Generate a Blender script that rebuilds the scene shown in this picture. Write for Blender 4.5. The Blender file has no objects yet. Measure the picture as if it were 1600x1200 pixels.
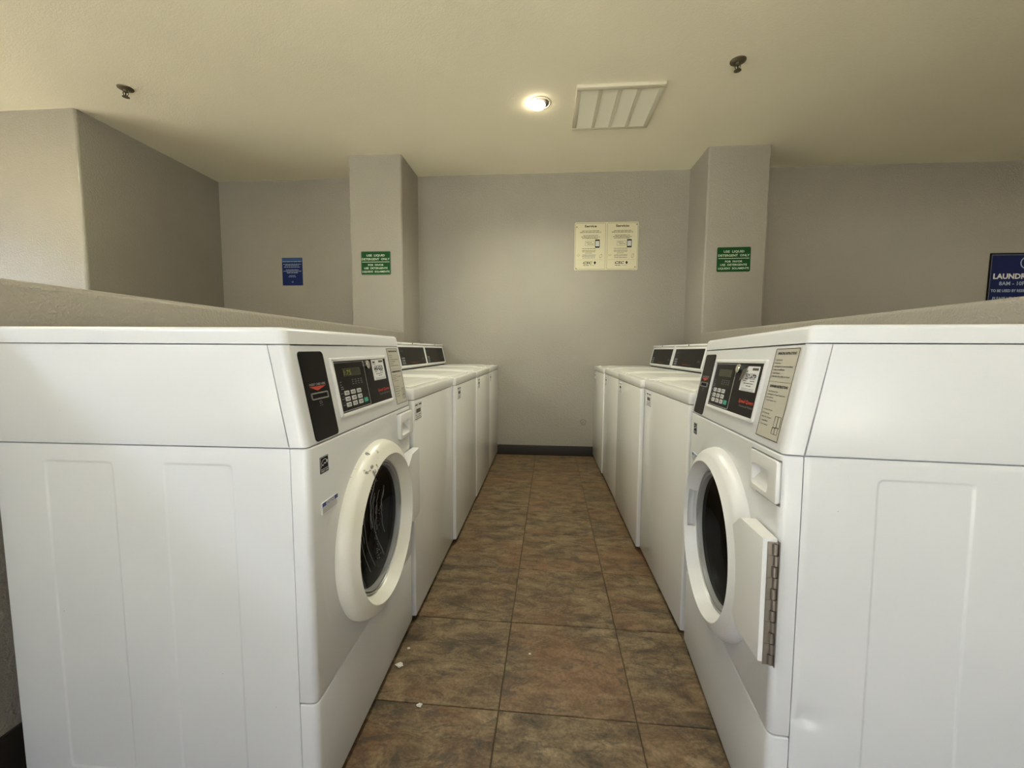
import bpy, bmesh, math, random
from math import sin, cos, pi, sqrt, radians
from mathutils import Vector, Matrix
random.seed(4)
S = bpy.context.scene
COL = S.collection

# ------------------------------------------------------------------ camera
YAW, PITCH, ROLL, CAMZ, FPX = .0785, .0809, .0066, 1.092, 646.8
fwd = Vector((-sin(YAW)*cos(PITCH), cos(YAW)*cos(PITCH), -sin(PITCH)))
up0 = Vector((-sin(YAW)*sin(PITCH), cos(YAW)*sin(PITCH), cos(PITCH)))
rt0 = Vector((cos(YAW), sin(YAW), 0))
rt = rt0*cos(ROLL) + up0*sin(ROLL)
up = up0*cos(ROLL) - rt0*sin(ROLL)
cd = bpy.data.cameras.new('camera'); cam = bpy.data.objects.new('camera', cd); COL.objects.link(cam)
m = Matrix((rt, up, -fwd)).transposed().to_4x4(); m.translation = (0, 0, CAMZ)
cam.matrix_world = m
cd.sensor_fit = 'HORIZONTAL'; cd.sensor_width = 36; cd.lens = FPX/1600*36; cd.clip_start = .02
S.camera = cam

# ------------------------------------------------------------------ light
w = bpy.data.worlds.new('daylight'); S.world = w; w.use_nodes = True
bg = w.node_tree.nodes['Background']; bg.inputs[0].default_value = (.79, .84, 1, 1); bg.inputs[1].default_value = 3.4
sun = bpy.data.lights.new('sun', 'SUN'); sun.energy = 60; sun.color = (1, 1, .88); sun.angle = radians(.6)
so = bpy.data.objects.new('sun', sun); COL.objects.link(so)
so.rotation_euler = Vector((.42, .25, -1)).to_track_quat('-Z', 'Y').to_euler()
S.view_settings.view_transform = 'Standard'; S.view_settings.look = 'None'
S.view_settings.gamma = 1; S.view_settings.use_curve_mapping = False
S.view_settings.exposure = -0.08

def area(name, loc, rot, sx, sy, power=0, color=(1, 1, 1), portal=False, spread=pi):
    l = bpy.data.lights.new(name, 'AREA'); l.shape = 'RECTANGLE'; l.size = sx; l.size_y = sy
    l.energy = power; l.color = color; l.spread = spread
    if portal: l.cycles.is_portal = True
    o = bpy.data.objects.new(name, l); COL.objects.link(o); o.location = loc; o.rotation_euler = rot
    return o
# windows of the room: one behind the camera, one in the far left wall
WF = dict(x0=-1.9, x1=1.7, z0=.03, z1=2.35, y=-2.5)
WL = dict(y0=-1.2, y1=2.3, z0=.15, z1=2.5, x=-6.5)
area('window_portal', ((WF['x0']+WF['x1'])/2, WF['y']-.12, (WF['z0']+WF['z1'])/2), (radians(90), 0, 0), WF['x1']-WF['x0'], WF['z1']-WF['z0'], portal=True)
area('window_portal', (WL['x']-.12, (WL['y0']+WL['y1'])/2, (WL['z0']+WL['z1'])/2), (radians(90), 0, radians(-90)), WL['y1']-WL['y0'], WL['z1']-WL['z0'], portal=True)
ADDED_GLOBES = [(-2.3, -1.2, 2.25, 92, (.70, .80, 1)), (-4.6, .6, 2.2, 16, (1, .70, .50))]   # globe lamps added outside the view to brighten ceiling and walls
CANS = [(-.06, 3.10, 105, (.98, 1, .80)), (.02, 1.35, 45, (.97, .97, .90))]  # second one is added out of view to brighten the washer fronts
ADDED_PANELS = [(-3.0, 1.5, 27, (1, .97, .55)), (3.1, 1.5, 17, (1, .80, .48)), (4.8, 1.9, 42, (.98, 1, .84))]   # square light panels added above the frame to brighten the walls
H = 2.846

# ------------------------------------------------------------------ materials
def nodes(name):
    m = bpy.data.materials.new(name); m.use_nodes = True
    nt = m.node_tree; return m, nt, nt.nodes['Principled BSDF']
def mat(name, col, rough=.5, metal=0, spec=.5, coat=0, emit=None, es=0):
    m, nt, b = nodes(name)
    b.inputs['Base Color'].default_value = (*col, 1); b.inputs['Roughness'].default_value = rough
    b.inputs['Metallic'].default_value = metal; b.inputs['Specular IOR Level'].default_value = spec
    b.inputs['Coat Weight'].default_value = coat; b.inputs['Coat Roughness'].default_value = .08
    if emit: b.inputs['Emission Color'].default_value = (*emit, 1); b.inputs['Emission Strength'].default_value = es
    return m
def N(nt, t, **kw):
    n = nt.nodes.new(t)
    for k, v in kw.items():
        if k in n.inputs: n.inputs[k].default_value = v
        else: setattr(n, k, v)
    return n
def ramp(nt, fac, stops):
    r = nt.nodes.new('ShaderNodeValToRGB'); e = r.color_ramp.elements
    while len(e) < len(stops): e.new(.5)
    for i, (p, c) in enumerate(stops): e[i].position = p; e[i].color = (*c, 1) if len(c) == 3 else c
    nt.links.new(fac, r.inputs[0]); return r
def coord(nt, kind='Object', scale=(1, 1, 1), rot=None):
    tc = nt.nodes.new('ShaderNodeTexCoord'); mp = nt.nodes.new('ShaderNodeMapping')
    mp.inputs['Scale'].default_value = scale
    nt.links.new(tc.outputs[kind], mp.inputs['Vector']); return mp.outputs[0]

def paint(name, col, bump=.35, rough=.42, scale=70, var=.06):
    m, nt, b = nodes(name); v = coord(nt)
    n1 = N(nt, 'ShaderNodeTexNoise', Scale=scale, Detail=3.0, Roughness=.55); nt.links.new(v, n1.inputs['Vector'])
    n2 = N(nt, 'ShaderNodeTexNoise', Scale=1.3, Detail=3.0); nt.links.new(v, n2.inputs['Vector'])
    r = ramp(nt, n2.outputs[0], [(.3, tuple(c*(1-var) for c in col)), (.7, tuple(c*(1+var*.6) for c in col))])
    nt.links.new(r.outputs[0], b.inputs['Base Color'])
    rr = ramp(nt, n1.outputs[0], [(.42, (0, 0, 0)), (.6, (1, 1, 1))])
    bp = N(nt, 'ShaderNodeBump', Strength=bump, Distance=.0022); nt.links.new(rr.outputs[0], bp.inputs['Height'])
    nt.links.new(bp.outputs[0], b.inputs['Normal']); b.inputs['Roughness'].default_value = rough; b.inputs['Specular IOR Level'].default_value = .5
    return m
WALL = paint('wall_paint', (.325, .294, .243), bump=.5, rough=.38, scale=85)
WALLG = paint('wall_paint_glossier', (.30, .272, .225), bump=.35, rough=.17, scale=85)
WALLG.node_tree.nodes['Principled BSDF'].inputs['Specular IOR Level'].default_value = 1.0
CEIL = paint('ceiling_paint', (.84, .78, .615), bump=.2, rough=.75, scale=120, var=.03)
CEIL.node_tree.nodes['Principled BSDF'].inputs['Specular IOR Level'].default_value = .3

def enamel(name, col, rough=.28, grime=.5, speck=True):
    m, nt, b = nodes(name); v = coord(nt)
    n = N(nt, 'ShaderNodeTexNoise', Scale=2.2, Detail=4.0); nt.links.new(v, n.inputs['Vector'])
    r = ramp(nt, n.outputs[0], [(.35, tuple(c*.965 for c in col)), (.65, col)])
    out = r.outputs[0]
    if speck:   # tiny chips and scuffs in the enamel
        n3 = N(nt, 'ShaderNodeTexNoise', Scale=120.0, Detail=2.0, Roughness=.6); nt.links.new(v, n3.inputs['Vector'])
        r3 = ramp(nt, n3.outputs[0], [(.80, (0, 0, 0)), (.83, (1, 1, 1))])
        mx = nt.nodes.new('ShaderNodeMixRGB'); mx.inputs[2].default_value = (.22, .2, .19, 1)
        nt.links.new(r3.outputs[0], mx.inputs[0]); nt.links.new(out, mx.inputs[1]); out = mx.outputs[0]
    nt.links.new(out, b.inputs['Base Color'])
    n4 = N(nt, 'ShaderNodeTexNoise', Scale=240.0, Detail=1.0); nt.links.new(v, n4.inputs['Vector'])
    bp = N(nt, 'ShaderNodeBump', Strength=.05, Distance=.001); nt.links.new(n4.outputs[0], bp.inputs['Height'])
    nt.links.new(bp.outputs[0], b.inputs['Normal'])
    b.inputs['Roughness'].default_value = rough; b.inputs['Specular IOR Level'].default_value = .5
    return m
WHITE = enamel('white_enamel', (.675, .68, .68))
WHITE2 = enamel('white_enamel_top_loader', (.69, .68, .645), rough=.2)
PLAST = enamel('white_plastic', (.71, .705, .69), rough=.35, speck=False)

def chipped():
    m, nt, b = nodes('chipped_door_paint'); v = coord(nt)
    n = N(nt, 'ShaderNodeTexNoise', Scale=24.0, Detail=5.0, Roughness=.62); nt.links.new(v, n.inputs['Vector'])
    r = ramp(nt, n.outputs[0], [(.62, (0, 0, 0)), (.635, (1, 1, 1))])
    # chips sit on the upper left of the rim only
    tc = nt.nodes.new('ShaderNodeTexCoord')
    vd = nt.nodes.new('ShaderNodeVectorMath'); vd.operation = 'DISTANCE'; vd.inputs[1].default_value = (-.115, -.405, .745)
    nt.links.new(tc.outputs['Object'], vd.inputs[0])
    r2 = ramp(nt, vd.outputs['Value'], [(.075, (1, 1, 1)), (.11, (0, 0, 0))])
    mu = nt.nodes.new('ShaderNodeMath'); mu.operation = 'MULTIPLY'
    nt.links.new(r.outputs[0], mu.inputs[0]); nt.links.new(r2.outputs[0], mu.inputs[1])
    n2 = N(nt, 'ShaderNodeTexNoise', Scale=5.0, Detail=3.0); nt.links.new(v, n2.inputs['Vector'])
    rb = ramp(nt, n2.outputs[0], [(.35, (.74, .71, .60)), (.65, (.78, .76, .69))])
    mx = nt.nodes.new('ShaderNodeMixRGB'); mx.inputs[2].default_value = (.23, .22, .20, 1)
    nt.links.new(mu.outputs[0], mx.inputs[0]); nt.links.new(rb.outputs[0], mx.inputs[1])
    nt.links.new(mx.outputs[0], b.inputs['Base Color']); b.inputs['Roughness'].default_value = .3
    return m
CHIP = chipped()

def tile_mat():
    m, nt, b = nodes('stone_look_tile')
    tc = nt.nodes.new('ShaderNodeTexCoord'); oi = nt.nodes.new('ShaderNodeObjectInfo')
    ad = nt.nodes.new('ShaderNodeVectorMath'); ad.operation = 'MULTIPLY_ADD'
    cb = nt.nodes.new('ShaderNodeCombineXYZ')
    m1 = nt.nodes.new('ShaderNodeMath'); m1.operation = 'MULTIPLY'; m1.inputs[1].default_value = 37.0
    nt.links.new(oi.outputs['Random'], m1.inputs[0])
    for i in range(3): nt.links.new(m1.outputs[0], cb.inputs[i])
    ad.inputs[1].default_value = (1, 1, 1)
    nt.links.new(tc.outputs['Object'], ad.inputs[0]); nt.links.new(cb.outputs[0], ad.inputs[2])
    mp = nt.nodes.new('ShaderNodeMapping'); mp.inputs['Scale'].default_value = (1, 2.1, 1); nt.links.new(ad.outputs[0], mp.inputs[0])
    a = N(nt, 'ShaderNodeTexNoise', Scale=9.0, Detail=11.0, Roughness=.74, Distortion=.5); nt.links.new(mp.outputs[0], a.inputs['Vector'])
    base = ramp(nt, a.outputs[0], [(.34, (.040, .026, .013)), (.43, (.088, .060, .030)), (.51, (.150, .104, .054)), (.60, (.21, .147, .080)), (.72, (.30, .22, .135))])
    c = N(nt, 'ShaderNodeTexNoise', Scale=3.2, Detail=4.0, Distortion=.6); nt.links.new(ad.outputs[0], c.inputs['Vector'])
    rr = ramp(nt, c.outputs[0], [(.45, (0, 0, 0)), (.7, (1, 1, 1))])
    mx = nt.nodes.new('ShaderNodeMixRGB'); mx.inputs[2].default_value = (.19, .090, .042, 1)
    sc = nt.nodes.new('ShaderNodeMath'); sc.operation = 'MULTIPLY'; sc.inputs[1].default_value = .55
    nt.links.new(rr.outputs[0], sc.inputs[0]); nt.links.new(sc.outputs[0], mx.inputs[0]); nt.links.new(base.outputs[0], mx.inputs[1])
    g = N(nt, 'ShaderNodeTexNoise', Scale=6.1, Detail=6.0, Roughness=.7, Distortion=1.5); nt.links.new(mp.outputs[0], g.inputs['Vector'])
    rg = ramp(nt, g.outputs[0], [(.55, (0, 0, 0)), (.63, (.7, .7, .7))])
    mg = nt.nodes.new('ShaderNodeMixRGB'); mg.inputs[2].default_value = (.052, .044, .032, 1)
    nt.links.new(rg.outputs[0], mg.inputs[0]); nt.links.new(mx.outputs[0], mg.inputs[1])
    k = N(nt, 'ShaderNodeTexNoise', Scale=120.0, Detail=3.0); nt.links.new(ad.outputs[0], k.inputs['Vector'])
    rk = ramp(nt, k.outputs[0], [(.3, (.72, .72, .72)), (.7, (1.15, 1.15, 1.15))])
    mk = nt.nodes.new('ShaderNodeMixRGB'); mk.blend_type = 'MULTIPLY'; mk.inputs[0].default_value = 1
    nt.links.new(mg.outputs[0], mk.inputs[1]); nt.links.new(rk.outputs[0], mk.inputs[2])
    nt.links.new(mk.outputs[0], b.inputs['Base Color'])
    bp = N(nt, 'ShaderNodeBump', Strength=.35, Distance=.002); nt.links.new(a.outputs[0], bp.inputs['Height']); nt.links.new(bp.outputs[0], b.inputs['Normal'])
    b.inputs['Roughness'].default_value = .55; b.inputs['Specular IOR Level'].default_value = .35
    return m
TILE = tile_mat()
GROUT = mat('grout', (.075, .055, .034), .9)
RUBBER = mat('rubber_baseboard', (.030, .025, .019), .5, spec=.3)
BLACK = mat('black_panel_film', (.010, .009, .008), .35, spec=.12)
BLACKM = mat('black_matte', (.008, .008, .008), .6, spec=.15)
DARK = mat('dark_feet', (.03, .03, .03), .7)
SILV = mat('brushed_metal', (.46, .44, .41), .38, 1)
HING = mat('hinge_steel', (.27, .235, .20), .40, .7)
CHROME = mat('chrome', (.75, .73, .68), .14, 1)
GASK = mat('gasket_grey', (.30, .30, .29), .35, .3)
DRUM = mat('drum_steel', (.035, .035, .036), .35, .5)
KEY = mat('key_grey', (.50, .50, .49), .5)
GREENK = mat('start_key_green', (.03, .30, .20), .5)
LCD = mat('lcd_glass', (.022, .024, .008), .25)
LCDT = mat('lcd_digits', (.17, .19, .02), .5, emit=(.5, .55, .03), es=.02)
RED = mat('red_print', (.50, .05, .025), .5)
REDD = mat('dim_red_print', (.30, .035, .02), .5)
GREYP = mat('grey_print', (.20, .20, .20), .5)
LGREY = mat('light_grey_print', (.42, .42, .40), .5)
INK = mat('black_ink', (.012, .012, .012), .6, spec=.1)
INKG = mat('grey_ink', (.10, .09, .07), .6, spec=.2)
PLATE = mat('instruction_plate', (.49, .46, .385), .45)
STICK = mat('sticker_paper', (.70, .70, .70), .45)
STICKB = mat('sticker_back', (.33, .29, .22), .6)
BLUEI = mat('blue_ink', (.03, .055, .22), .5)
GREEN = mat('green_sign', (.006, .060, .013), .45, spec=.15)
GREENE = mat('worn_green_edge', (.075, .15, .07), .45, spec=.2)
GTXT = mat('pale_green_print', (.56, .66, .48), .5)
NAVY = mat('navy_sign', (.009, .014, .072), .45, spec=.15)
BLUE = mat('blue_sign', (.008, .020, .105), .45, spec=.15)
BLUET = mat('blue_sign_header', (.035, .085, .22), .45, spec=.2)
PALEB = mat('pale_blue_print', (.34, .42, .52), .5)
WHITP = mat('white_print', (.68, .68, .66), .5)
CREAM = mat('cream_sign', (.60, .55, .38), .5, spec=.3)
VENTM = mat('vent_metal', (.62, .57, .45), .5)
LOUV = mat('louvre_metal', (.76, .715, .59), .5)
BRASS = mat('aged_brass', (.16, .13, .085), .45, .6)
LINT = mat('lint', (.62, .58, .52), 1)
SOAP = mat('dried_soap', (.20, .205, .21), .7)
BULB = mat('lamp_lens', (1, 1, 1), .5, emit=(1, .86, .62), es=45)
FRAMEM = mat('window_frame_paint', (.55, .55, .52), .5)
GROUND = mat('outside_paving', (.48, .45, .40), .9)

def glass_mat(name, tint, refl=.06):
    m = bpy.data.materials.new(name); m.use_nodes = True; nt = m.node_tree; nt.nodes.clear()
    o = nt.nodes.new('ShaderNodeOutputMaterial'); t = nt.nodes.new('ShaderNodeBsdfTransparent'); t.inputs[0].default_value = (*tint, 1)
    g = nt.nodes.new('ShaderNodeBsdfGlossy'); g.inputs['Roughness'].default_value = .03
    lw = nt.nodes.new('ShaderNodeLayerWeight'); lw.inputs[0].default_value = .5
    p4 = nt.nodes.new('ShaderNodeMath'); p4.operation = 'POWER'; p4.inputs[1].default_value = 5
    nt.links.new(lw.outputs['Facing'], p4.inputs[0])
    f = nt.nodes.new('ShaderNodeMath'); f.operation = 'MULTIPLY_ADD'; f.inputs[1].default_value = .6; f.inputs[2].default_value = .04
    nt.links.new(p4.outputs[0], f.inputs[0])
    mx = nt.nodes.new('ShaderNodeMixShader'); nt.links.new(f.outputs[0], mx.inputs[0]); nt.links.new(t.outputs[0], mx.inputs[1]); nt.links.new(g.outputs[0], mx.inputs[2])
    nt.links.new(mx.outputs[0], o.inputs[0]); return m
PANE = glass_mat('window_glass', (.95, .97, .97))
DGLASS = glass_mat('dark_door_glass', (.30, .31, .31))

# ------------------------------------------------------------------ mesh helpers
def finish(name, bm, material, parent=None, smooth=True, xf=None, angle=35):
    if xf is not None: bm.transform(xf)
    bmesh.ops.recalc_face_normals(bm, faces=bm.faces)
    me = bpy.data.meshes.new(name); bm.to_mesh(me); bm.free()
    me.materials.append(material)
    if smooth:
        me.polygons.foreach_set('use_smooth', [True]*len(me.polygons)); me.set_sharp_from_angle(angle=radians(angle))
    o = bpy.data.objects.new(name, me); COL.objects.link(o)
    if parent: o.parent = parent
    return o
def tag(o, label, cat, group=None):
    o['label'] = label; o['category'] = cat
    if group: o['group'] = group
    return o
def structure(o): o['kind'] = 'structure'; return o
def thing(name, label, cat, loc=(0, 0, 0), rz=0, group=None):
    o = bpy.data.objects.new(name, None); COL.objects.link(o); o.empty_display_size = .1
    o.location = loc; o.rotation_euler = (0, 0, rz); return tag(o, label, cat, group)
def copy_tree(o, parent=None):
    c = o.copy(); COL.objects.link(c); c.parent = parent
    for ch in [x for x in KIDS.get(o.name, [])]: copy_tree(ch, c)
    return c
def box(bm, x0, x1, y0, y1, z0, z1, bev=0, seg=2, edges=None):
    r = bmesh.ops.create_cube(bm, size=1)
    vs = r['verts']
    for v in vs:
        v.co = Vector(((x0+x1)/2+v.co.x*(x1-x0), (y0+y1)/2+v.co.y*(y1-y0), (z0+z1)/2+v.co.z*(z1-z0)))
    if bev > 0:
        es = list({e for v in vs for e in v.link_edges})
        if edges: es = [e for e in es if edges((e.verts[0].co+e.verts[1].co)/2, (e.verts[1].co-e.verts[0].co).normalized())]
        bmesh.ops.bevel(bm, geom=es, offset=bev, segments=seg, profile=.5, affect='EDGES')
    return bm
def BOX(*a, **k): return box(bmesh.new(), *a, **k)
def prism(bm, prof, x0, x1):
    """profile in (y, z) pushed along x"""
    a = [bm.verts.new((x0, y, z)) for y, z in prof]; b = [bm.verts.new((x1, y, z)) for y, z in prof]
    n = len(prof); bm.faces.new(a); bm.faces.new(b[::-1])
    for i in range(n): bm.faces.new((a[i], b[i], b[(i+1) % n], a[(i+1) % n]))
    return bm
def bevel_where(bm, fn, off, seg=3):
    es = [e for e in bm.edges if fn((e.verts[0].co+e.verts[1].co)/2, (e.verts[1].co-e.verts[0].co).normalized())]
    if es: bmesh.ops.bevel(bm, geom=es, offset=off, segments=seg, profile=.5, affect='EDGES')
def loft(bm, loops, cap0=False, cap1=False, closed=True):
    rows = [[bm.verts.new(p) for p in l] for l in loops]; n = len(rows[0])
    for a, b in zip(rows, rows[1:]):
        for i in range(n if closed else n-1): bm.faces.new((a[i], a[(i+1) % n], b[(i+1) % n], b[i]))
    if cap0: bm.faces.new(rows[0][::-1])
    if cap1: bm.faces.new(rows[-1])
    return bm
def lathe_y(bm, prof, cx, cz, n=72, cap0=False, cap1=False):
    """profile list of (radius, y) turned about the y axis through (cx, cz)"""
    return loft(bm, [[(cx+r*cos(2*pi*i/n), y, cz+r*sin(2*pi*i/n)) for i in range(n)] for r, y in prof], cap0, cap1)
def lathe_z(bm, prof, cx, cy, n=32, cap0=False, cap1=False):
    return loft(bm, [[(cx+r*cos(2*pi*i/n), cy+r*sin(2*pi*i/n), z) for i in range(n)] for r, z in prof], cap0, cap1)
def rrect(x0, x1, z0, z1, r, y, k=5):
    pts = []
    for cx, cz, a0 in ((x1-r, z1-r, 0), (x0+r, z1-r, 90), (x0+r, z0+r, 180), (x1-r, z0+r, 270)):
        for i in range(k): a = radians(a0+90*i/(k-1)); pts.append((cx+r*cos(a), y, cz+r*sin(a)))
    return pts
def plate(bm, x0, x1, z0, z1, r, yb, yf, bev=.0008):
    """thin rounded plate facing -y from yb to yf"""
    k = 5
    return loft(bm, [rrect(x0, x1, z0, z1, r, yb, k), rrect(x0, x1, z0, z1, r, yf+bev, k), rrect(x0+bev, x1-bev, z0+bev, z1-bev, max(r-bev, .0002), yf, k)], True, True)
def outline(bm, x0, x1, z0, z1, t, yb, yf, r=.002):
    k = 5
    return loft(bm, [rrect(x0, x1, z0, z1, r, yb, k), rrect(x0, x1, z0, z1, r, yf, k), rrect(x0+t, x1-t, z0+t, z1-t, max(r-t, .0003), yf, k), rrect(x0+t, x1-t, z0+t, z1-t, max(r-t, .0003), yb, k)])
def tube(bm, pts, r, n=6):
    loops = []
    for i, p in enumerate(pts):
        p = Vector(p); d = (Vector(pts[min(i+1, len(pts)-1)])-Vector(pts[max(i-1, 0)])).normalized()
        a = d.cross(Vector((0, 1, .01))).normalized()
        if a.length < .5: a = Vector((1, 0, 0))
        b = d.cross(a).normalized()
        loops.append([tuple(p+a*r*cos(2*pi*j/n)+b*r*sin(2*pi*j/n)) for j in range(n)])
    return loft(bm, loops, True, True)
TXT = {}
def text(bm, s, x, z, h=None, w=None, align='C', y=0.0, bold=0.0, slant=0.0, fit=True):
    """flat lettering in the x-z plane facing -y; h = cap height, w = full width"""
    key = (s, bold, slant)
    if key not in TXT:
        c = bpy.data.curves.new('t', 'FONT'); c.body = s; c.size = 1; c.resolution_u = 2; c.offset = bold; c.shear = slant
        o = bpy.data.objects.new('t', c); COL.objects.link(o)
        dg = bpy.context.evaluated_depsgraph_get(); dg.update()
        me = bpy.data.meshes.new_from_object(o.evaluated_get(dg))
        vs = [tuple(v.co) for v in me.vertices]; fs = [tuple(p.vertices) for p in me.polygons]
        bpy.data.objects.remove(o); bpy.data.curves.remove(c); bpy.data.meshes.remove(me)
        TXT[key] = (vs, fs)
    vs, fs = TXT[key]
    if not vs: return bm
    xs = [v[0] for v in vs]; a, b = min(xs), max(xs); sz = h/.70 if h else None
    sx = w/(b-a) if w else sz
    if sz is None: sz = sx
    off = {'C': -(a+b)/2, 'L': -a, 'R': -b}[align]
    nv = [bm.verts.new((x+(v[0]+off)*sx, y, z+v[1]*sz)) for v in vs]
    for f in fs:
        try: bm.faces.new([nv[i] for i in f])
        except ValueError: pass
    return bm
def dashes(bm, x0, x1, z, h, y, align='C', rnd=None, gap=.12):
    """one line of unreadable small print: word-long strokes"""
    rnd = rnd or random; L = x1-x0; x = x0
    while x < x1-h:
        wl = min(rnd.uniform(1.6, 5.2)*h*1.3, x1-x)
        quad(bm, x, x+wl, z-h/2, z+h/2, y); x += wl+h*.75
    return bm
def quad(bm, x0, x1, z0, z1, y):
    v = [bm.verts.new(p) for p in ((x0, y, z0), (x1, y, z0), (x1, y, z1), (x0, y, z1))]; return bm.faces.new(v)
def flat(name, bm, material, parent, xf=None):
    o = finish(name, bm, material, parent, smooth=False, xf=xf)
    return o
def boolean(o, cutters):
    for c in cutters:
        md = o.modifiers.new('b', 'BOOLEAN'); md.operation = 'DIFFERENCE'; md.object = c; md.solver = 'EXACT'
    dg = bpy.context.evaluated_depsgraph_get(); dg.update()
    me = bpy.data.meshes.new_from_object(o.evaluated_get(dg)); old = o.data; o.modifiers.clear(); o.data = me
    me.polygons.foreach_set('use_smooth', [True]*len(me.polygons)); me.set_sharp_from_angle(angle=radians(35))
    for c in cutters: bpy.data.objects.remove(c)

# ------------------------------------------------------------------ room
YB, XL, XR = 4.277, -6.5, 5.6
bm = bmesh.new()
box(bm, -1.40, 1.46, -1.6, YB+.1, -.12, -.004)
box(bm, XL-.1, -1.40, -2.7, YB+.1, -.12, -.0005); box(bm, 1.46, XR+.1, -2.7, YB+.1, -.12, -.0005); box(bm, -1.40, 1.46, -2.7, -1.6, -.12, -.0005)
floor = structure(finish('floor', bm, GROUT)); floor.data.materials.append(TILE)
for p_ in floor.data.polygons:
    if max(v_ for v_ in [floor.data.vertices[i].co.z for i in p_.vertices]) > -.002: p_.material_index = 1
GX, GY, GR, GS = -.1265, 1.1701, -.0146, .4118
tmesh = None
for i in range(-3, 4):
    for j in range(-7, 8):
        cx_, cy_ = (i+.5)*GS, (j+.5)*GS
        x = GX+cos(GR)*cx_-sin(GR)*cy_; y = GY+sin(GR)*cx_+cos(GR)*cy_
        if y > YB-.02+.15 or y < -1.9: continue
        if tmesh is None:
            h = GS/2-.0016
            t0 = finish('floor_tile', BOX(-h, h, -h, h, -.010, 0, bev=.0016, seg=1, edges=lambda c, d: c.z > -.002), TILE, floor); tmesh = t0.data; t = t0
        else:
            t = bpy.data.objects.new('floor_tile', tmesh); COL.objects.link(t); t.parent = floor
        t.location = (x, y, random.uniform(-.0004, .0003)); t.rotation_euler = (0, 0, GR+random.choice((0, pi)))
structure(finish('ceiling', BOX(XL-.1, XR+.1, -2.7, YB+.1, H, H+.12), CEIL))
wb = structure(finish('wall_back', BOX(XL-.1, XR+.1, YB, YB+.12, 0, H), WALL))
vert = lambda c, d: abs(d.z) > .9
structure(finish('wall_left', BOX(XL, -3.467, 2.929, YB, 0, H, bev=.022, seg=4, edges=lambda c, d: abs(d.z) > .9 and c.x > -3.6 and c.y < 3), WALLG))
structure(finish('wall_right', BOX(XR, XR+.12, -2.6, YB, 0, H), WALL))
def wall_with_hole(name, along, a0, a1, c0, c1, h0, h1, z0, z1):
    bm = bmesh.new()
    def b(p0, p1, q0, q1):
        if along == 'x': box(bm, p0, p1, c0, c1, q0, q1)
        else: box(bm, c0, c1, p0, p1, q0, q1)
    b(a0, h0, 0, H); b(h1, a1, 0, H); b(h0, h1, 0, z0); b(h0, h1, z1, H)
    return structure(finish(name, bm, WALL))
wall_with_hole('wall_front', 'x', XL, XR, -2.62, -2.5, WF['x0'], WF['x1'], WF['z0'], WF['z1'])
wall_with_hole('wall_far_left', 'y', -2.62, 2.929, XL-.12, XL, WL['y0'], WL['y1'], WL['z0'], WL['z1'])
def window(name, along, h0, h1, z0, z1, c, n):
    bm = bmesh.new()
    def b(p0, p1, q0, q1, d=.03):
        if along == 'x': box(bm, p0, p1, c-d, c+d, q0, q1)
        else: box(bm, c-d, c+d, p0, p1, q0, q1)
    f = .05
    b(h0, h0+f, z0, z1); b(h1-f, h1, z0, z1); b(h0, h1, z0, z0+f); b(h0, h1, z1-f, z1)
    for i in range(1, n): x = h0+(h1-h0)*i/n; b(x-f/2, x+f/2, z0, z1)
    b(h0, h1, (z0+z1)/2+.1, (z0+z1)/2+.14)
    w_ = structure(finish(name, bm, FRAMEM))
    g = bmesh.new()
    if along == 'x': box(g, h0, h1, c-.003, c+.003, z0, z1)
    else: box(g, c-.003, c+.003, h0, h1, z0, z1)
    finish('pane', g, PANE, w_); return w_
window('window_1', 'x', WF['x0'], WF['x1'], WF['z0'], WF['z1'], -2.56, 4)
window('window_2', 'y', WL['y0'], WL['y1'], WL['z0'], WL['z1'], XL-.06, 2)
structure(finish('ground_outside', BOX(-30, 30, -30, 30, -.4, -.3), GROUND))

# half walls behind the two rows, ending in pillars at the back wall
ZH = 1.2604
HLX, HRX = -1.3127, 1.3806
YCL, YCR = 3.787, 3.818
rnd_top = lambda c, d: c.z > ZH-.01 and abs(d.y) > .9
structure(finish('wall_half_left', BOX(HLX-.16, HLX, -1.2, YCL+.02, 0, ZH, bev=.018, seg=4, edges=rnd_top), WALL))
structure(finish('wall_half_right', BOX(HRX, HRX+.16, -1.2, YCR+.02, 0, ZH, bev=.018, seg=4, edges=rnd_top), WALL))
pe = lambda c, d: abs(d.z) > .9 and c.y < 4
structure(finish('wall_pillar_left', BOX(-1.8066, HLX+.001, YCL, YB, 0, H, bev=.02, seg=4, edges=pe), WALL))
structure(finish('wall_pillar_right', BOX(HRX-.001, 1.8978, YCR, YB, 0, H, bev=.02, seg=4, edges=pe), WALL))
def baseboard(name, x0, x1, y0, y1, h):
    return structure(finish(name, BOX(x0, x1, y0, y1, 0, h, bev=.003, seg=2), RUBBER))
baseboard('baseboard_back', HLX, HRX, YB-.008, YB, .105)
baseboard('baseboard_left', HLX, HLX+.008, -1.2, YB-.008, .145)
baseboard('baseboard_right', HRX-.008, HRX, -1.2, YB-.008, .145)
bm = bmesh.new()   # scuff ring on the back wall
loft(bm, [[(.403+r*cos(a)*(1+.15*sin(3*a)), YB-.0006, .356+r*sin(a)) for a in [2*pi*i/24 for i in range(24)]] for r in (.030, .026)])
loft(bm, [[(.40+r*cos(a), YB-.0006, .350+r*sin(a)) for a in [2*pi*i/12 for i in range(12)]] for r in (.013, .009)])
flat('scuff_mark', bm, mat('scuff_ink', (.13, .12, .10), .8), wb)

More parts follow.
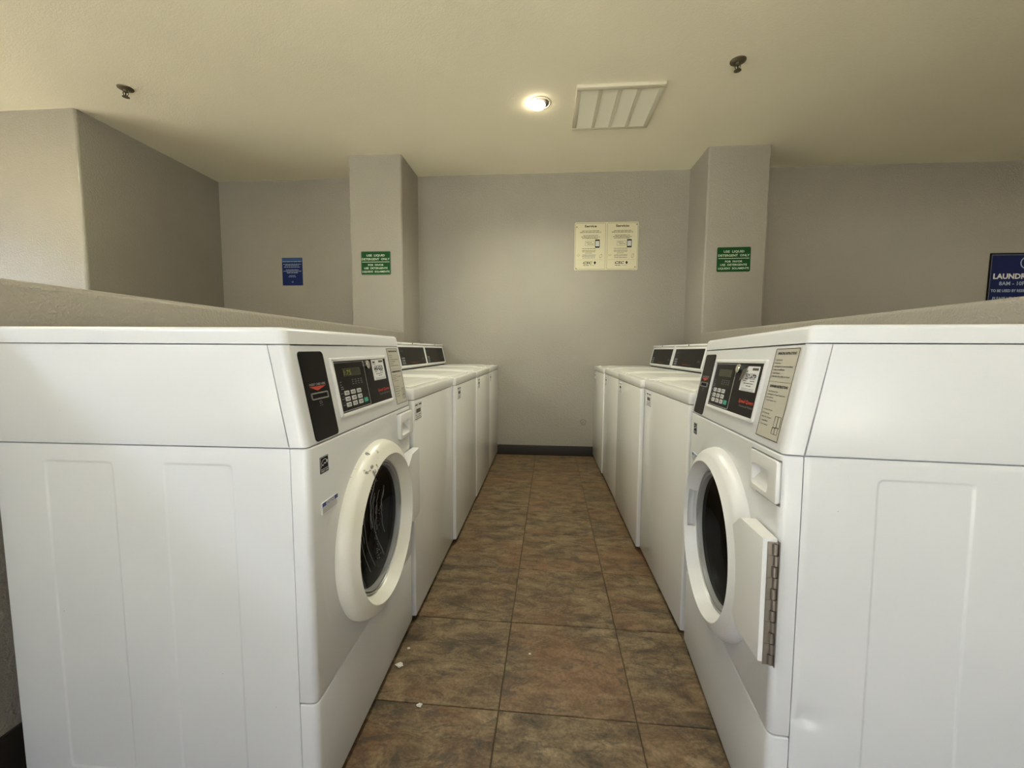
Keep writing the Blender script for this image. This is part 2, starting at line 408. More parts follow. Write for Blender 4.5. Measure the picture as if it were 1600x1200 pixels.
# ------------------------------------------------------------------ ceiling fixtures
def can_light(i, x, y, pw, colr):
    lab = ('small round recessed ceiling light glowing beside the square vent', 'added round ceiling light out of view above the two front-loading washers')[i]
    r = thing('ceiling_light', lab, 'light', (x, y, H))
    bm = bmesh.new(); lathe_z(bm, [(.066, .0), (.066, -.001), (.069, -.005), (.080, -.003), (.082, 0)], 0, 0, 40)
    finish('trim_ring', bm, VENTM, r)
    bm = bmesh.new(); lathe_z(bm, [(.067, -.001), (.066, -.0025), (.060, -.003)], 0, 0, 40, cap1=True); finish('can', bm, BLACKM, r)
    bm = bmesh.new(); lathe_z(bm, [(.044, -.004), (.054, -.010), (.056, -.016), (.052, -.022), (.0, -.027)], -.016, 0, 40, cap0=True); finish('lamp', bm, BULB, r)
    l = bpy.data.lights.new('can_lamp', 'SPOT'); l.energy = pw; l.color = colr; l.spot_size = radians(150); l.spot_blend = .8; l.shadow_soft_size = .05
    o = bpy.data.objects.new('can_lamp', l); COL.objects.link(o); o.location = (x-.01, y, H-.05)
for i, c in enumerate(CANS): can_light(i, *c)
PW = .6
for (x, y, pw, colr), lab in zip(ADDED_PANELS, ('added square light panel out of view over the space behind the left half wall', 'added square light panel out of view over the space behind the right half wall', 'added square light panel out of view nearest the right wall')):
    r = thing('added_light_panel', lab, 'light', (x, y, H))
    bm = bmesh.new()
    for a, b, c, d in ((-.32, .32, -.32, -.29), (-.32, .32, .29, .32), (-.32, -.29, -.29, .29), (.29, .32, -.29, .29)): box(bm, a, b, c, d, -.02, 0)
    finish('frame', bm, FRAMEM, r)
    mm = mat('added_panel_glow', (.8, .8, .8), .5, emit=colr, es=pw/(pi*.58*.58)); finish('diffuser', BOX(-.29, .29, -.29, .29, -.012, -.002), mm, r)

def globe(x, y, z, pw, colr, lab):
    r = thing('added_globe_lamp', lab, 'lamp', (x, y, H))
    bm = bmesh.new(); lathe_z(bm, [(.055, 0), (.05, -.02), (.006, -.03), (.006, z-H+.11), (.03, z-H+.11), (.03, z-H+.095)], 0, 0, 20); finish('cord', bm, BRASS, r)
    bm = bmesh.new(); bmesh.ops.create_uvsphere(bm, u_segments=24, v_segments=16, radius=.1); bmesh.ops.translate(bm, vec=(0, 0, z-H), verts=bm.verts)
    m_ = mat('added_globe_glow', (.9, .85, .75), .5, emit=colr, es=pw/(4*pi*pi*.01)*.93); finish('globe', bm, m_, r)
for (x, y, z, pw, colr), lab in zip(ADDED_GLOBES, ('added globe lamp behind the camera on the left', 'added globe lamp out of view near the far left window')): globe(x, y, z, pw, colr, lab)

v = thing('ceiling_vent', 'square cream ceiling air vent with four louvred bays', 'vent', (.48, 3.183, H))
bm = bmesh.new()
VX, VY = .29, .278
def vb(a, b, c, d, z0=-.014, z1=0): box(bm, a, b, c, d, z0, z1, bev=.003, seg=2)
vb(-VX, VX, -VY, -VY+.035, -.024); vb(-VX, VX, VY-.032, VY); vb(-VX, -VX+.032, -VY+.035, VY-.032); vb(VX-.032, VX, -VY+.035, VY-.032)
finish('frame', bm, VENTM, v)
finish('backing', BOX(-VX+.03, VX-.03, -VY+.03, VY-.03, -.0035, -.0005), mat('vent_shadow', (.45, .41, .31), .8), v)
bays = [(-VX+.032)+(2*VX-.064)*k/4 for k in range(5)]
for k in range(1, 4):
    finish('divider', BOX(bays[k]-.012, bays[k]+.012, -VY+.035, VY-.032, -.0155, -.004, bev=.002, seg=1), VENTM, v)
for k in range(4):
    bm = bmesh.new(); a = bays[k]+(.0125 if k else .0); b = bays[k+1]-(.0125 if k < 3 else .0); n = 26; y0 = -VY+.037; dy = (2*VY-.071)/n
    for q in range(n):
        yy = y0+dy*(q+.5)
        loft(bm, [[(xx, yy-dy*.40, -.0052), (xx, yy-dy*.34, -.0046), (xx, yy+dy*.62, -.0124), (xx, yy+dy*.56, -.0130)] for xx in (a, b)], True, True)
    o = finish('louvre_panel', bm, LOUV, v, smooth=False); o['kind'] = 'stuff'

def sprinkler(x, y, rz, lab):
    r = thing('ceiling_sprinkler', lab, 'sprinkler', (x, y, H), rz, 'fire sprinklers on the ceiling')
    bm = bmesh.new(); lathe_z(bm, [(.046, 0), (.045, -.004), (.034, -.010), (.016, -.012)], 0, 0, 28, cap1=True); finish('escutcheon', bm, BRASS, r)
    bm = bmesh.new(); lathe_z(bm, [(.013, -.011), (.013, -.026), (.007, -.028)], 0, 0, 12, cap1=True)
    for s in (-1, 1): tube(bm, [(s*.012, 0, -.024), (s*.015, 0, -.034), (s*.010, 0, -.046), (0, 0, -.053)], .003)
    finish('body', bm, BRASS, r)
    bm = bmesh.new(); lathe_z(bm, [(.003, -.028), (.004, -.048)], 0, 0, 8, True, True); finish('bulb', bm, BLACKM, r)
    bm = bmesh.new(); lathe_z(bm, [(.006, -.052), (.020, -.055), (.021, -.0575), (.004, -.059)], 0, 0, 16, True, True); finish('deflector', bm, BRASS, r)
sprinkler(-2.858, 2.742, .4, 'dark sprinkler head on the ceiling near the projecting left wall corner')
sprinkler(1.141, 2.75, -.5, 'dark sprinkler head on the ceiling right of the square vent')

# ------------------------------------------------------------------ signs
def sign_root(name, lab, x, y, z, group=None): return thing(name, lab, 'sign', (x, y, z), 0, group)
def green_sign(lab, x, y, z, w, h, worn, tilt):
    r = sign_root('green_sign', lab, x, y, z, 'green liquid detergent signs')
    r.rotation_euler = (0, tilt, 0)
    bm = bmesh.new(); plate(bm, -w/2, w/2, -h/2, h/2, .012, 0, -.003, .0006)
    finish('sign_plate', bm, GREEN, r)
    if worn:
        bm = bmesh.new(); outline(bm, -w/2+.0005, w/2-.0005, -h/2+.0005, h/2-.0005, .006, -.0028, -.0034, .012); finish('worn_edge', bm, GREENE, r)
    bm = bmesh.new(); y_ = -.0037; k = w/.28
    for s, zz, ww in (('USE  LIQUID', .060, .172), ('DETERGENT  ONLY', .026, .262), ('POR  FAVOR', -.026, .145), ('USE  DETERGENTE', -.055, .222), ('LIQUIDO  SOLAMENTE', -.086, .256)):
        text(bm, s, 0, zz*h/.215, h=.0185 if zz > 0 else .0165, w=ww*k, y=y_, bold=.012)
    quad(bm, -w*.46, w*.46, .008*h/.215-.0005, .008*h/.215+.0035, y_)
    flat('lettering', bm, GTXT, r)
green_sign('green detergent sign with faded edges on the pillar nearer the small blue notice', -1.5645, YCL-.0015, 1.887, .281, .214, True, 0)
green_sign('dark green detergent sign with crisp edges on the pillar nearer the navy laundry sign', 1.6255, YCR-.0015, 1.893, .281, .210, False, -.008)

r = sign_root('blue_notice', 'small blue printed notice on the back wall beside the left pillar', -2.68, YB-.001, 1.91)
bm = bmesh.new(); plate(bm, -.112, .112, -.144, .144, .003, 0, -.003); finish('sign_plate', bm, BLUE, r)
bm = bmesh.new(); quad(bm, -.110, .110, .103, .142, -.0034); flat('header_band', bm, BLUET, r)
bm = bmesh.new(); rr_ = random.Random(2)
for zz, hw, hh in ((.103, .105, .006), (.076, .098, .0055), (.062, .080, .0045), (.046, .090, .0055), (.018, .070, .0055), (.004, .098, .0055), (-.012, .060, .007)): dashes(bm, -hw, hw, zz, hh, -.0038, rnd=rr_)
for zz, hw, hh in ((-.042, .035, .004), (-.055, .045, .004)): dashes(bm, -hw, hw, zz, hh, -.0038, rnd=rr_)
loft(bm, [[(q*cos(a), -.0038, -.108+q*sin(a)) for a in [2*pi*i/12 for i in range(12)]] for q in (.009, .0065)])
flat('lettering', bm, PALEB, r)

r = sign_root('service_notice', 'cream two-part service notice board on the back wall above the aisle end', .594, YB-.001, 2.1305)
W2, H2 = .624, .468
bm = bmesh.new(); plate(bm, -W2/2, W2/2, -H2/2, H2/2, .012, 0, -.004); finish('board', bm, CREAM, r)
ink = bmesh.new(); inkg = bmesh.new(); phs = bmesh.new(); scr = bmesh.new(); y_ = -.0046
for sx, ttl in ((-1, 'Service'), (1, 'Servicio')):
    cx = sx*W2/4
    outline(inkg, cx-.148, cx+.148, -.224, .224, .0022, -.004, -.0045, .008)
    text(ink, ttl, cx, .186, h=.022, w=.118 if sx < 0 else .130, y=y_, bold=.03)
    rr_ = random.Random(5)
    for zz, hw in ((.150, .085), (.136, .105), (.106, .072), (.092, .092), (.078, .080)): dashes(inkg, cx-hw, cx+hw, zz, .0055, y_, rnd=rr_)
    outline(inkg, cx-.052, cx+.038, .006, .052, .002, -.004, y_, .004); dashes(inkg, cx-.040, cx+.020, .038, .005, y_, rnd=rr_); dashes(inkg, cx-.030, cx+.03, .022, .005, y_, rnd=rr_)
    plate(ink, cx+.046, cx+.092, -.014, .066, .006, -.004, -.0048, .0004); phs = bmesh.new(); quad(phs, cx+.051, cx+.087, .000, .052, -.0052); flat('phone_picture', phs, KEY, r)
    for zz, a, b in ((-.022, -.08, .055), (-.040, -.08, .060), (-.052, -.08, .050), (-.066, -.05, .02), (-.084, -.075, .055), (-.096, -.08, .05), (-.112, -.075, .050)): dashes(inkg, cx+a, cx+b, zz, .0045, y_, rnd=rr_)
    loft(inkg, [[(cx+.105+(.012*cos(a)+.006*sin(a))*q, y_, -.095+.020*sin(a)*q) for a in [2*pi*i/14 for i in range(14)]] for q in (1, .82)])
    loft(inkg, [[(cx-.118+.014*cos(a)*q, y_, -.086+.009*sin(a)*q) for a in [2*pi*i/14 for i in range(14)]] for q in (1, .8)])
    quad(inkg, cx-.135, cx+.125, -.1315, -.1305, y_)
    text(ink, 'CSC', cx-.022, -.172, h=.024, w=.092, y=y_, bold=.03, slant=.25)
    loft(ink, [[(cx+.048+.0105*cos(a)*q, y_, -.158+.0115*sin(a)*q-(.006 if sin(a) < -.9 else 0)) for a in [2*pi*i/16 for i in range(16)]] for q in (1, .05)])
    dashes(inkg, cx-.066, cx-.005, -.186, .006, y_, rnd=rr_); dashes(inkg, cx+.0, cx+.05, -.186, .003, y_, rnd=rr_)
flat('lettering', ink, INK, r); flat('small_print', inkg, INKG, r)
for sx, sz in ((-.292, .190), (.292, .208), (-.292, -.215), (.286, -.205)):
    bm = bmesh.new(); lathe_y(bm, [(.006, -.004), (.0055, -.006), (.002, -.0068)], sx, sz, 12, cap1=True); finish('screw', bm, BRASS, r)

r = sign_root('laundry_sign', 'large navy laundry hours sign in a black frame above the right half wall', 4.495, YB-.001, 1.70)
bm = bmesh.new(); plate(bm, -.375, .375, -.32, .32, .004, 0, -.004); finish('sign_plate', bm, NAVY, r)
bm = bmesh.new(); outline(bm, -.377, .377, -.322, .322, .010, -.0005, -.010, .004); finish('frame', bm, BLACKM, r)
bm = bmesh.new(); outline(bm, -.362, .362, -.307, .307, .004, -.004, -.0046, .004); flat('border_line', bm, GREYP, r)
bm = bmesh.new()
text(bm, 'LAUNDRY', -.335, .088, h=.046, w=.325, align='L', y=-.0048, bold=.035)
flat('lettering', bm, WHITP, r)
bm = bmesh.new()
text(bm, '8AM - 10PM', -.280, .028, h=.034, w=.258, align='L', y=-.0048, bold=.02)
text(bm, 'TO BE USED BY RESIDENTS', -.345, -.034, h=.024, w=.375, align='L', y=-.0048, bold=.03)
text(bm, 'PLEASE HELP', -.325, -.106, h=.026, w=.20, align='L', y=-.0048, bold=.03)
loft(bm, [[(-.055+(.060*q)*cos(a), -.0048, .232+.058*q*sin(a)) for a in [2*pi*i/20 for i in range(20)]] for q in (1, .85)])
flat('small_lettering', bm, PALEB, r)

# ------------------------------------------------------------------ front loading washers
W, D = .695, .734
ZC, ZS, ZT, TILT = .8815, 1.1027, 1.139, .0409
SL = TILT/(ZS-ZC)
SHIFT = Matrix.Translation((-W/2, -D/2, 0))
def shear(bm):
    for v_ in bm.verts: v_.co.y += (v_.co.z-ZC)*SL
    return bm
CXD, CZD = .351, .564
def side_panel(x, sgn, y0, y1, z0, z1, bays_, dent=None):
    """height-field panel: soft pressed bays and an optional dent. sgn: outward direction along x"""
    def grid(a, b, extra, step):
        s = {round(a, 5), round(b, 5)}
        n = int((b-a)/step)
        for i in range(n+1): s.add(round(a+(b-a)*i/n, 5))
        for e in extra:
            for d in (-.004, -.0025, -.001, .001, .0025, .004): s.add(round(e+d, 5))
        l = sorted(q for q in s if a-1e-6 <= q <= b+1e-6); o = [l[0]]
        for q in l[1:]:
            if q-o[-1] > .0009: o.append(q)
        o[-1] = l[-1]; return o
    ys = grid(y0, y1, [q for b_ in bays_ for q in b_[:2]], .006 if dent else .02)
    zs = grid(z0, z1, [q for b_ in bays_ for q in b_[2:]], .006 if dent else .02)
    def hgt(y, z):
        h = 0
        for a, b, c, d in bays_:
            r = .012; qx = abs(y-(a+b)/2)-(b-a)/2+r; qz = abs(z-(c+d)/2)-(d-c)/2+r
            sd = sqrt(max(qx, 0)**2+max(qz, 0)**2)+min(max(qx, qz), 0)-r
            t = min(max(.5-sd/.006, 0), 1); h -= .0022*t*t*(3-2*t)
        if dent:
            dy, dz, = y-dent[0], z-dent[1]
            h -= .012*(.15+.85*min(max((dy+.004)/.022, 0), 1)**1.3)*math.exp(-(dy/.045)**2)*(math.exp(-(dz/.032)**2) if dz > 0 else math.exp(-(dz/(.007+.10*max(dy, 0)))**2))
        e = min(y-y0, y1-y, z-z0, z1-z)
        if e < .003: h -= .003*(1-e/.003)**2
        return h
    bm = bmesh.new()
    rows = [[bm.verts.new((x+sgn*(hgt(y, z)), y, z)) for y in ys] for z in zs]
    for a, b in zip(rows, rows[1:]):
        for i in range(len(ys)-1): bm.faces.new((a[i], a[i+1], b[i+1], b[i]))
    back = {}
    ring = rows[0] + [r_[-1] for r_ in rows[1:]] + rows[-1][-2::-1] + [r_[0] for r_ in rows[-2:0:-1]]
    inn = [bm.verts.new((x-sgn*.012, v_.co.y, v_.co.z)) for v_ in ring]
    n = len(ring)
    for i in range(n): bm.faces.new((ring[i], ring[(i+1) % n], inn[(i+1) % n], inn[i]))
    return bm

def washer(near, lab, sticker, peeled, dented, chipped_door, lcd):
    """near = +1: low-x side faces the camera, -1: high-x side"""
    r = thing('front_load_washer', lab, 'washing machine', group='front-loading washers')
    P = lambda name, bm, m_, par=r, **k: finish(name, bm, m_, par, xf=SHIFT, **k)
    F = lambda name, bm, m_, par=r: flat(name, bm, m_, par, xf=SHIFT)
    # cabinet: inner box behind the outer panels (open front)
    bm = bmesh.new()
    box(bm, .014, W-.014, D-.02, D, .035, ZS); box(bm, .014, W-.014, .045, D-.021, .035, .05)
    for x0 in (.012, W-.016): box(bm, x0, x0+.004, .04, D-.02, .05, ZS)
    P('cabinet', bm, WHITE)
    bay = [(.172, .330, .10, .842), (.449, .611, .10, .842)]
    for sg, x in ((-1, 0.0), (1, W)):
        camside = (near > 0) == (sg < 0)
        bm = side_panel(x, sg, .0425, D, .032, ZC-.0015, bay, (.047, .335) if (dented and camside) else None)
        P('side_panel', bm, WHITE, angle=50)
        bm = bmesh.new(); prism_pts = [(.0425, ZC+.0015), (.0425+.0385, ZS-.001), (D, ZS-.001), (D, ZC+.0015)]
        prism(bm, prism_pts, x-.012*(sg > 0)+0, x+.012*(sg < 0)); bevel_where(bm, lambda c, d: abs(c.x-x) < .001, .002, 2)
        P('upper_side_panel', bm, WHITE)
    for x0 in (.011, W-.017): P('seam_shade_strip', BOX(x0, x0+.006, .030, .052, .036, ZC-.004), BLACKM)  # black strips behind the side seams stand in for shade in the gap
    # control panel shell
    bm = bmesh.new(); prism(bm, [(0, ZC+.0022), (TILT, ZS-.0015), (TILT+.0385, ZS-.0015), (.0395, ZC+.0022)], 0, W)
    bevel_where(bm, lambda c, d: abs(d.x) < .1 and c.y < TILT*1.0+.001 and (c.x < .001 or c.x > W-.001) and abs(d.z) > .8 and c.y < .03, .017, 5)
    bevel_where(bm, lambda c, d: abs(d.x) > .9 and c.y < .01 and c.z < ZC+.01, .004, 2)
    P('control_panel', bm, WHITE)
    # lid
    bm = bmesh.new(); prism(bm, [(TILT-.002, ZS+.0012), (TILT+.004, ZT), (D, ZT), (D, ZS+.0012)], 0, W)
    bevel_where(bm, lambda c, d: (c.x < .001 or c.x > W-.001) and abs(d.z) > .8 and c.y < .1, .018, 5)
    bevel_where(bm, lambda c, d: c.z > ZT-.0005 and (c.x < .02 or c.x > W-.02 or c.y < TILT+.025) and not (abs(d.x) > .9 and c.y > .7), .010, 4)
    P('top_lid', bm, WHITE)
    # front panels
    def fpan(z0, z1):
        bm = bmesh.new(); box(bm, 0, W, 0, .0395, z0, z1)
        bevel_where(bm, lambda c, d: abs(d.z) > .9 and c.y < .001, .015, 5)
        bevel_where(bm, lambda c, d: c.z > z1-.0005 and c.y < .03, .0035, 3)
        bevel_where(bm, lambda c, d: c.z < z0+.0005 and c.y < .03, .002, 2)
        return bm
    fp = P('front_panel', fpan(.2995, ZC-.0005), WHITE)
    c1 = bmesh.new(); lathe_y(c1, [(.200, -.05), (.200, .09)], CXD, CZD, 72, True, True); c1 = P('cut', c1, WHITE)
    c2 = P('cut', BOX(.5500, .6900, -.05, .09, .7750, .8690), WHITE)
    boolean(fp, [c1, c2])
    P('access_panel', fpan(.032, .2955), WHITE)
    bm = bmesh.new()   # shallow pressed ring on the front panel round the door
    a_ = [(.312, .0003), (.304, -.0008), (.292, -.0012), (.255, -.0012), (.255, .0003)]
    lathe_y(bm, a_, CXD, CZD, 96)
    for v_ in bm.verts: v_.co.z = max(v_.co.z, .3035)
    P('door_surround', bm, WHITE)
    # drum
    bm = bmesh.new(); lathe_y(bm, [(.199, .012), (.185, .06), (.205, .10), (.205, .42), (.12, .44)], CXD, CZD, 48, cap1=True); P('drum', bm, DRUM)
    # door
    DM = CHIP if chipped_door else PLAST
    bm = bmesh.new(); lathe_y(bm, [(.198, .008), (.2555, .008), (.2565, -.006), (.2545, -.014), (.249, -.026), (.2425, -.0325), (.236, -.0355), (.2345, -.0360), (.216, -.0465), (.2140, -.0460), (.2125, -.042), (.198, -.018), (.193, -.006), (.193, .004), (.198, .008)], CXD, CZD, 96)
    dr = P('door', bm, DM, angle=16)
    bm = bmesh.new(); lathe_y(bm, [(.1935, .004), (.1930, -.012), (.188, -.014), (.186, -.008), (.183, -.012), (.179, -.010), (.177, .002), (.177, .012), (.193, .012)], CXD, CZD, 96); P('door_seal', bm, GASK, dr)
    bm = bmesh.new(); lathe_y(bm, [(.1775, .002), (.165, .010), (.15, .020), (.11, .035), (.06, .044), (.0, .047)], CXD, CZD, 72); P('glass', bm, DGLASS, dr)
    # finger pull pocket cut into the handle side of the rim
    def arc(r0, y_, a0=157, a1=193, k=14): return [(CXD+r0*cos(radians(a0+(a1-a0)*i/k)), y_, CZD+r0*sin(radians(a0+(a1-a0)*i/k))) for i in range(k+1)]
    ct = bmesh.new(); rows_ = [[ct.verts.new(p_) for p_ in arc(*q)] for q in ((.190, -.0385), (.2245, -.0335), (.2245, -.0145), (.190, -.0135))]
    for q in range(4):
        a_, b_ = rows_[q], rows_[(q+1) % 4]
        for i in range(14): ct.faces.new((a_[i], a_[i+1], b_[i+1], b_[i]))
    ct.faces.new([r_[0] for r_ in rows_]); ct.faces.new([r_[-1] for r_ in rows_][::-1])
    boolean(dr, [P('cut', ct, DM)])
    # hinge arm
    bm = bmesh.new()
    pts = []
    for i in range(9):
        a = radians(33.5-73.5*i/8+0); pts.append((CXD+.2375*cos(a)*1.0, CZD+.2375*sin(a)))
    top, bot = .7155, .4600
    poly = [(.705, top), (.600, top+.002)]+[(CXD+.238*cos(radians(a)), CZD+.238*sin(radians(a))) for a in (30, 20, 10, 0, -10, -20)]+[(.604, .462), (.705, bot)]
    la = [bm.verts.new((x, -.037 if x < .68 else -.031, z)) for x, z in poly]; lb = [bm.verts.new((x, -.0045, z)) for x, z in poly]
    bm.faces.new(la); bm.faces.new(lb[::-1]); n = len(poly)
    for i in range(n): bm.faces.new((la[i], lb[i], lb[(i+1) % n], la[(i+1) % n]))
    bevel_where(bm, lambda c, d: c.x > .6 and c.y < -.02 and (c.x > .70 or c.z > top-.01 or c.z < bot+.01), .0035, 2)
    P('hinge_arm', bm, DM if not chipped_door else PLAST, dr)
    bm = bmesh.new(); box(bm, .7052, .7072, -.022, -.003, bot-.004, top-.006, bev=.0005, seg=1)
    box(bm, .689, .712, -.0028, -.0006, bot-.006, top-.004, bev=.0005, seg=1)
    nk = 11; dz = (top-.006-bot)/nk
    for i in range(nk):
        z0 = bot-.002+i*dz
        lathe_z(bm, [(.0050, z0+.0012), (.0050, z0+dz-.0012)], .7090, -.0072 if i % 2 else -.0090, 10, True, True)
        box(bm, .7068, .7086, -.0215, -.009, z0+dz*.10, z0+dz*.90) if i % 2 else box(bm, .7068, .7079, -.014, -.006, z0+dz*.2, z0+dz*.8)
    P('hinge', bm, HING, dr)
    if chipped_door:
        bm = bmesh.new(); rr = random.Random(8)
        for k in range(14):
            x = CXD+rr.uniform(-.06, .12); z = CZD+rr.uniform(.02, .13); L = rr.uniform(.05, .20); pts = []
            zz = z
            for q in range(10):
                rad = sqrt((x-CXD)**2+(zz-CZD)**2)
                if rad > .165: break
                pts.append((x, .049*(1-(rad/.178)**2)-.0030, zz)); x += rr.uniform(-.004, .004); zz -= L/9
            if len(pts) > 2: tube(bm, pts, .0009, 4)
        for k in range(240):
            a = rr.uniform(0, 2*pi); q = abs(rr.gauss(0, .032)); x, z = CXD+.01+q*cos(a), CZD+.105+q*sin(a)*.7
            if k > 170: x, z = CXD-.105+k*.0009+rr.uniform(-.012, .012), CZD-.145+(k-170)*.0024+rr.uniform(-.014, .014)
            rad = sqrt((x-CXD)**2+(z-CZD)**2); 
            if rad > .165: continue
            y = .049*(1-(rad/.178)**2)-.0030; s = rr.uniform(.0006, .0021)
            loft(bm, [[(x+s*cos(t)*q2, y-.001*(1-q2), z+s*sin(t)*q2) for t in (0, 1.05, 2.1, 3.14, 4.2, 5.2)] for q2 in (1, .2)], True, True)
        o = P('soap_streaks', bm, SOAP, dr); o['kind'] = 'stuff'; o['label'] = 'whitish dried soap streaks on the glass'
    # dispenser drawer with scooped pull
    bm = bmesh.new(); dx0, dx1, dz0, dz1 = .553, .687, .778, .866; k = 5
    po = -.013 if chipped_door else -.005    # the drawer of the one machine is not fully shut
    ins = lambda q, r_, y_: rrect(dx0+q, dx1-q, dz0+q, dz1-q, r_, y_, k)
    hx0, hx1, hz0, hz1 = .566, .650, .790, .838
    hole = lambda q, y_, zt=0, zb=0: [(x, y_, z+(zt if z > (hz0+hz1)/2 else zb)) for x, _, z in rrect(hx0+q, hx1-q, hz0+q, hz1-q, .009, 0, k)]
    inner = [(x, (po+.030) if z > (hz0+hz1)/2 else po+.004, z) for x, _, z in rrect(hx0+.006, hx1-.006, hz0+.006, hz1-.001, .006, 0, k)]
    loft(bm, [ins(.002, .006, .012), ins(0, .006, po+.004), ins(.001, .006, po+.001), ins(.004, .005, po), hole(0, po), hole(.001, po+.0015), inner], True, True)
    P('dispenser_drawer', bm, PLAST)
    # card reader strip
    bm = bmesh.new(); plate(bm, .034, .138, .888, 1.088, .010, .004, -.0022); cr = P('card_reader', shear(bm), BLACK)
    bm = bmesh.new(); outline(bm, .050, .122, .9790, .9945, .0026, -.002, -.0045, .003); P('slot_frame', shear(bm), SILV, cr)
    bm = bmesh.new(); quad(bm, .0528, .1192, .9818, .9917, -.0026); F('slot', shear(bm), BLACKM, cr)
    bm = bmesh.new(); bm.faces.new([bm.verts.new(p) for p in ((.050, -.0026, 1.0085), (.122, -.0026, 1.0085), (.082, -.0026, .9985))]); F('arrow_mark', shear(bm), RED, cr)
    bm = bmesh.new(); text(bm, 'INSERT CARD HERE', .086, 1.0105, h=.0052, w=.068, y=-.0026); F('lettering', shear(bm), LGREY, cr)
    bm = bmesh.new(); outline(bm, .080, .090, .9685, .9745, .001, -.0022, -.0027, .001); quad(bm, .077, .093, .964, .9648, -.0026); F('small_mark', shear(bm), GREYP, cr)
    # display
    fx0, fx1, fz0, fz1 = .163, .535, .9200, 1.0710
    bm = bmesh.new(); outline(bm, fx0, fx1, fz0, fz1, .0095, .002, -.0062, .006)
    bevel_where(bm, lambda c, d: c.y < -.005, .0018, 2)
    P('display_bezel', shear(bm), PLAST)
    bm = bmesh.new(); plate(bm, fx0+.008, fx1-.008, fz0+.008, fz1-.008, .002, .004, -.0026); dp = P('display_panel', shear(bm), BLACK)
    bm = bmesh.new(); outline(bm, .176, .352, .9325, 1.0585, .0012, -.0026, -.0031, .002); F('border_line', shear(bm), LGREY, dp)
    bm = bmesh.new(); plate(bm, .215, .322, 1.0205, 1.0420, .001, -.002, -.0030, .0002); P('lcd_window', shear(bm), LCD, dp)
    if lcd:
        bm = bmesh.new(); text(bm, '1.75', .222, 1.0245, h=.0130, w=.040, align='L', y=-.0034, bold=.01); F('lcd_digits', shear(bm), LCDT, dp)
    kx = [.2160, .2525, .2890]; kz = [.9785, .9630, .9480]
    kn = ['Hot', 'Warm', 'Bright', 'Cold', 'Perm', 'Del', 'Light', 'Rinse', 'Soak']
    for q, z in enumerate(kz):
        for p_, x in enumerate(kx):
            bm = bmesh.new(); plate(bm, x-.0128, x+.0128, z-.0056, z+.0056, .0015, -.0020, -.0042, .0006); P('key', shear(bm), KEY, dp)
    bm = bmesh.new(); rr = random.Random(3)
    for q, z in enumerate(kz):
        for x in kx: dashes(bm, x-.0085, x+.0085, z+.0015, .0018, -.0045, rnd=rr); dashes(bm, x-.006, x+.006, z-.0015, .0014, -.0045, rnd=rr)
    F('key_print', shear(bm), INKG, dp)
    bm = bmesh.new(); plate(bm, .3120, .3350, .9428, .9545, .0015, -.0020, -.0042, .0006); o = P('start_key', shear(bm), GREENK, dp); o['label'] = 'green start key'
    bm = bmesh.new()
    for i in range(4):
        for z in (1.010, 1.0045, .999): dashes(bm, .258+i*.018, .268+i*.018, z, .0022, -.0032, rnd=rr)
    for z, L in ((1.008, .008), (1.001, .006), (.995, .014), (.990, .016)): dashes(bm, .190, .190+L, z, .0022, -.0032, rnd=rr)
    for z in (.979, .9645, .949): dashes(bm, .184, .200, z, .0016, -.0032, rnd=rr)
    quad(bm, .186, .2, .9705, .9709, -.0032); quad(bm, .1985, .1989, .925, .9705, -.0032); quad(bm, .186, .2, .9555, .9559, -.0032)
    F('panel_print', shear(bm), GREYP, dp)
    bm = bmesh.new(); lathe_y(bm, [(.0125, -.0020), (.0125, -.0085), (.0105, -.010), (.004, -.0098)], .3730, 1.0470, 24, cap1=True); P('key_lock', shear(bm), CHROME, dp)
    bm = bmesh.new(); text(bm, 'Speed Queen', .467, .9610, h=.0088, w=.094, y=-.0032, bold=.025, slant=.15); F('red_lettering', shear(bm), RED, dp)
    bm = bmesh.new(); text(bm, 'Commercial Washer', .472, .9505, h=.0052, w=.088, y=-.0032, bold=.005, slant=.1); F('grey_lettering', shear(bm), GREYP, dp)
    # service sticker
    sx0, sx1, sz0, sz1 = .404, .505, .991, 1.054
    if not peeled: sx0, sx1, sz0, sz1 = .409, .505, .9965, 1.0605
    bm = bmesh.new()
    if peeled:
        c = [(sx0, sz0), (sx1, sz0), (sx1, sz1), (sx0+.030, sz1), (sx0+.016, sz1-.005), (sx0+.006, sz1-.014), (sx0, sz1-.030)]
        a = [bm.verts.new((x, -.0030, z)) for x, z in c]; b = [bm.verts.new((x, -.0034, z)) for x, z in c]
        bm.faces.new(a); bm.faces.new(b[::-1])
        for i in range(len(c)): bm.faces.new((a[i], a[(i+1) % 7], b[(i+1) % 7], b[i]))
    else: plate(bm, sx0, sx1, sz0, sz1, .001, -.0028, -.0034, .0001)
    st = F('service_sticker', shear(bm), STICK, dp) if False else flat('service_sticker', shear(bm), STICK, r, xf=SHIFT)
    bm = bmesh.new(); sc_ = sx1-sx0; y_ = -.0037
    text(bm, sticker, sx0+sc_*(.56 if peeled else .50), sz0+.0300, h=.0125, w=sc_*(.66 if peeled else .74), y=y_, bold=.03)
    if peeled: pass
    quad(bm, sx0+sc_*.20, sx1-sc_*.18, sz0+.0440, sz0+.0448, y_)
    for z, a, b in ((.0258, .15, .36), (.0258, .58, .85), (.0195, .22, .80), (.0135, .40, .70), (.0060, .12, .9), (.0025, .12, .9)): dashes(bm, sx0+sc_*a, sx0+sc_*b, sz0+z, .0018 if z > .01 else .0009, y_, rnd=rr)
    F('lettering', shear(bm), INK, st)
    bm = bmesh.new(); quad(bm, sx1-sc_*.42, sx1-sc_*.06, sz1-.0100, sz1-.0040, y_); F('barcode_band', shear(bm), INKG, st)
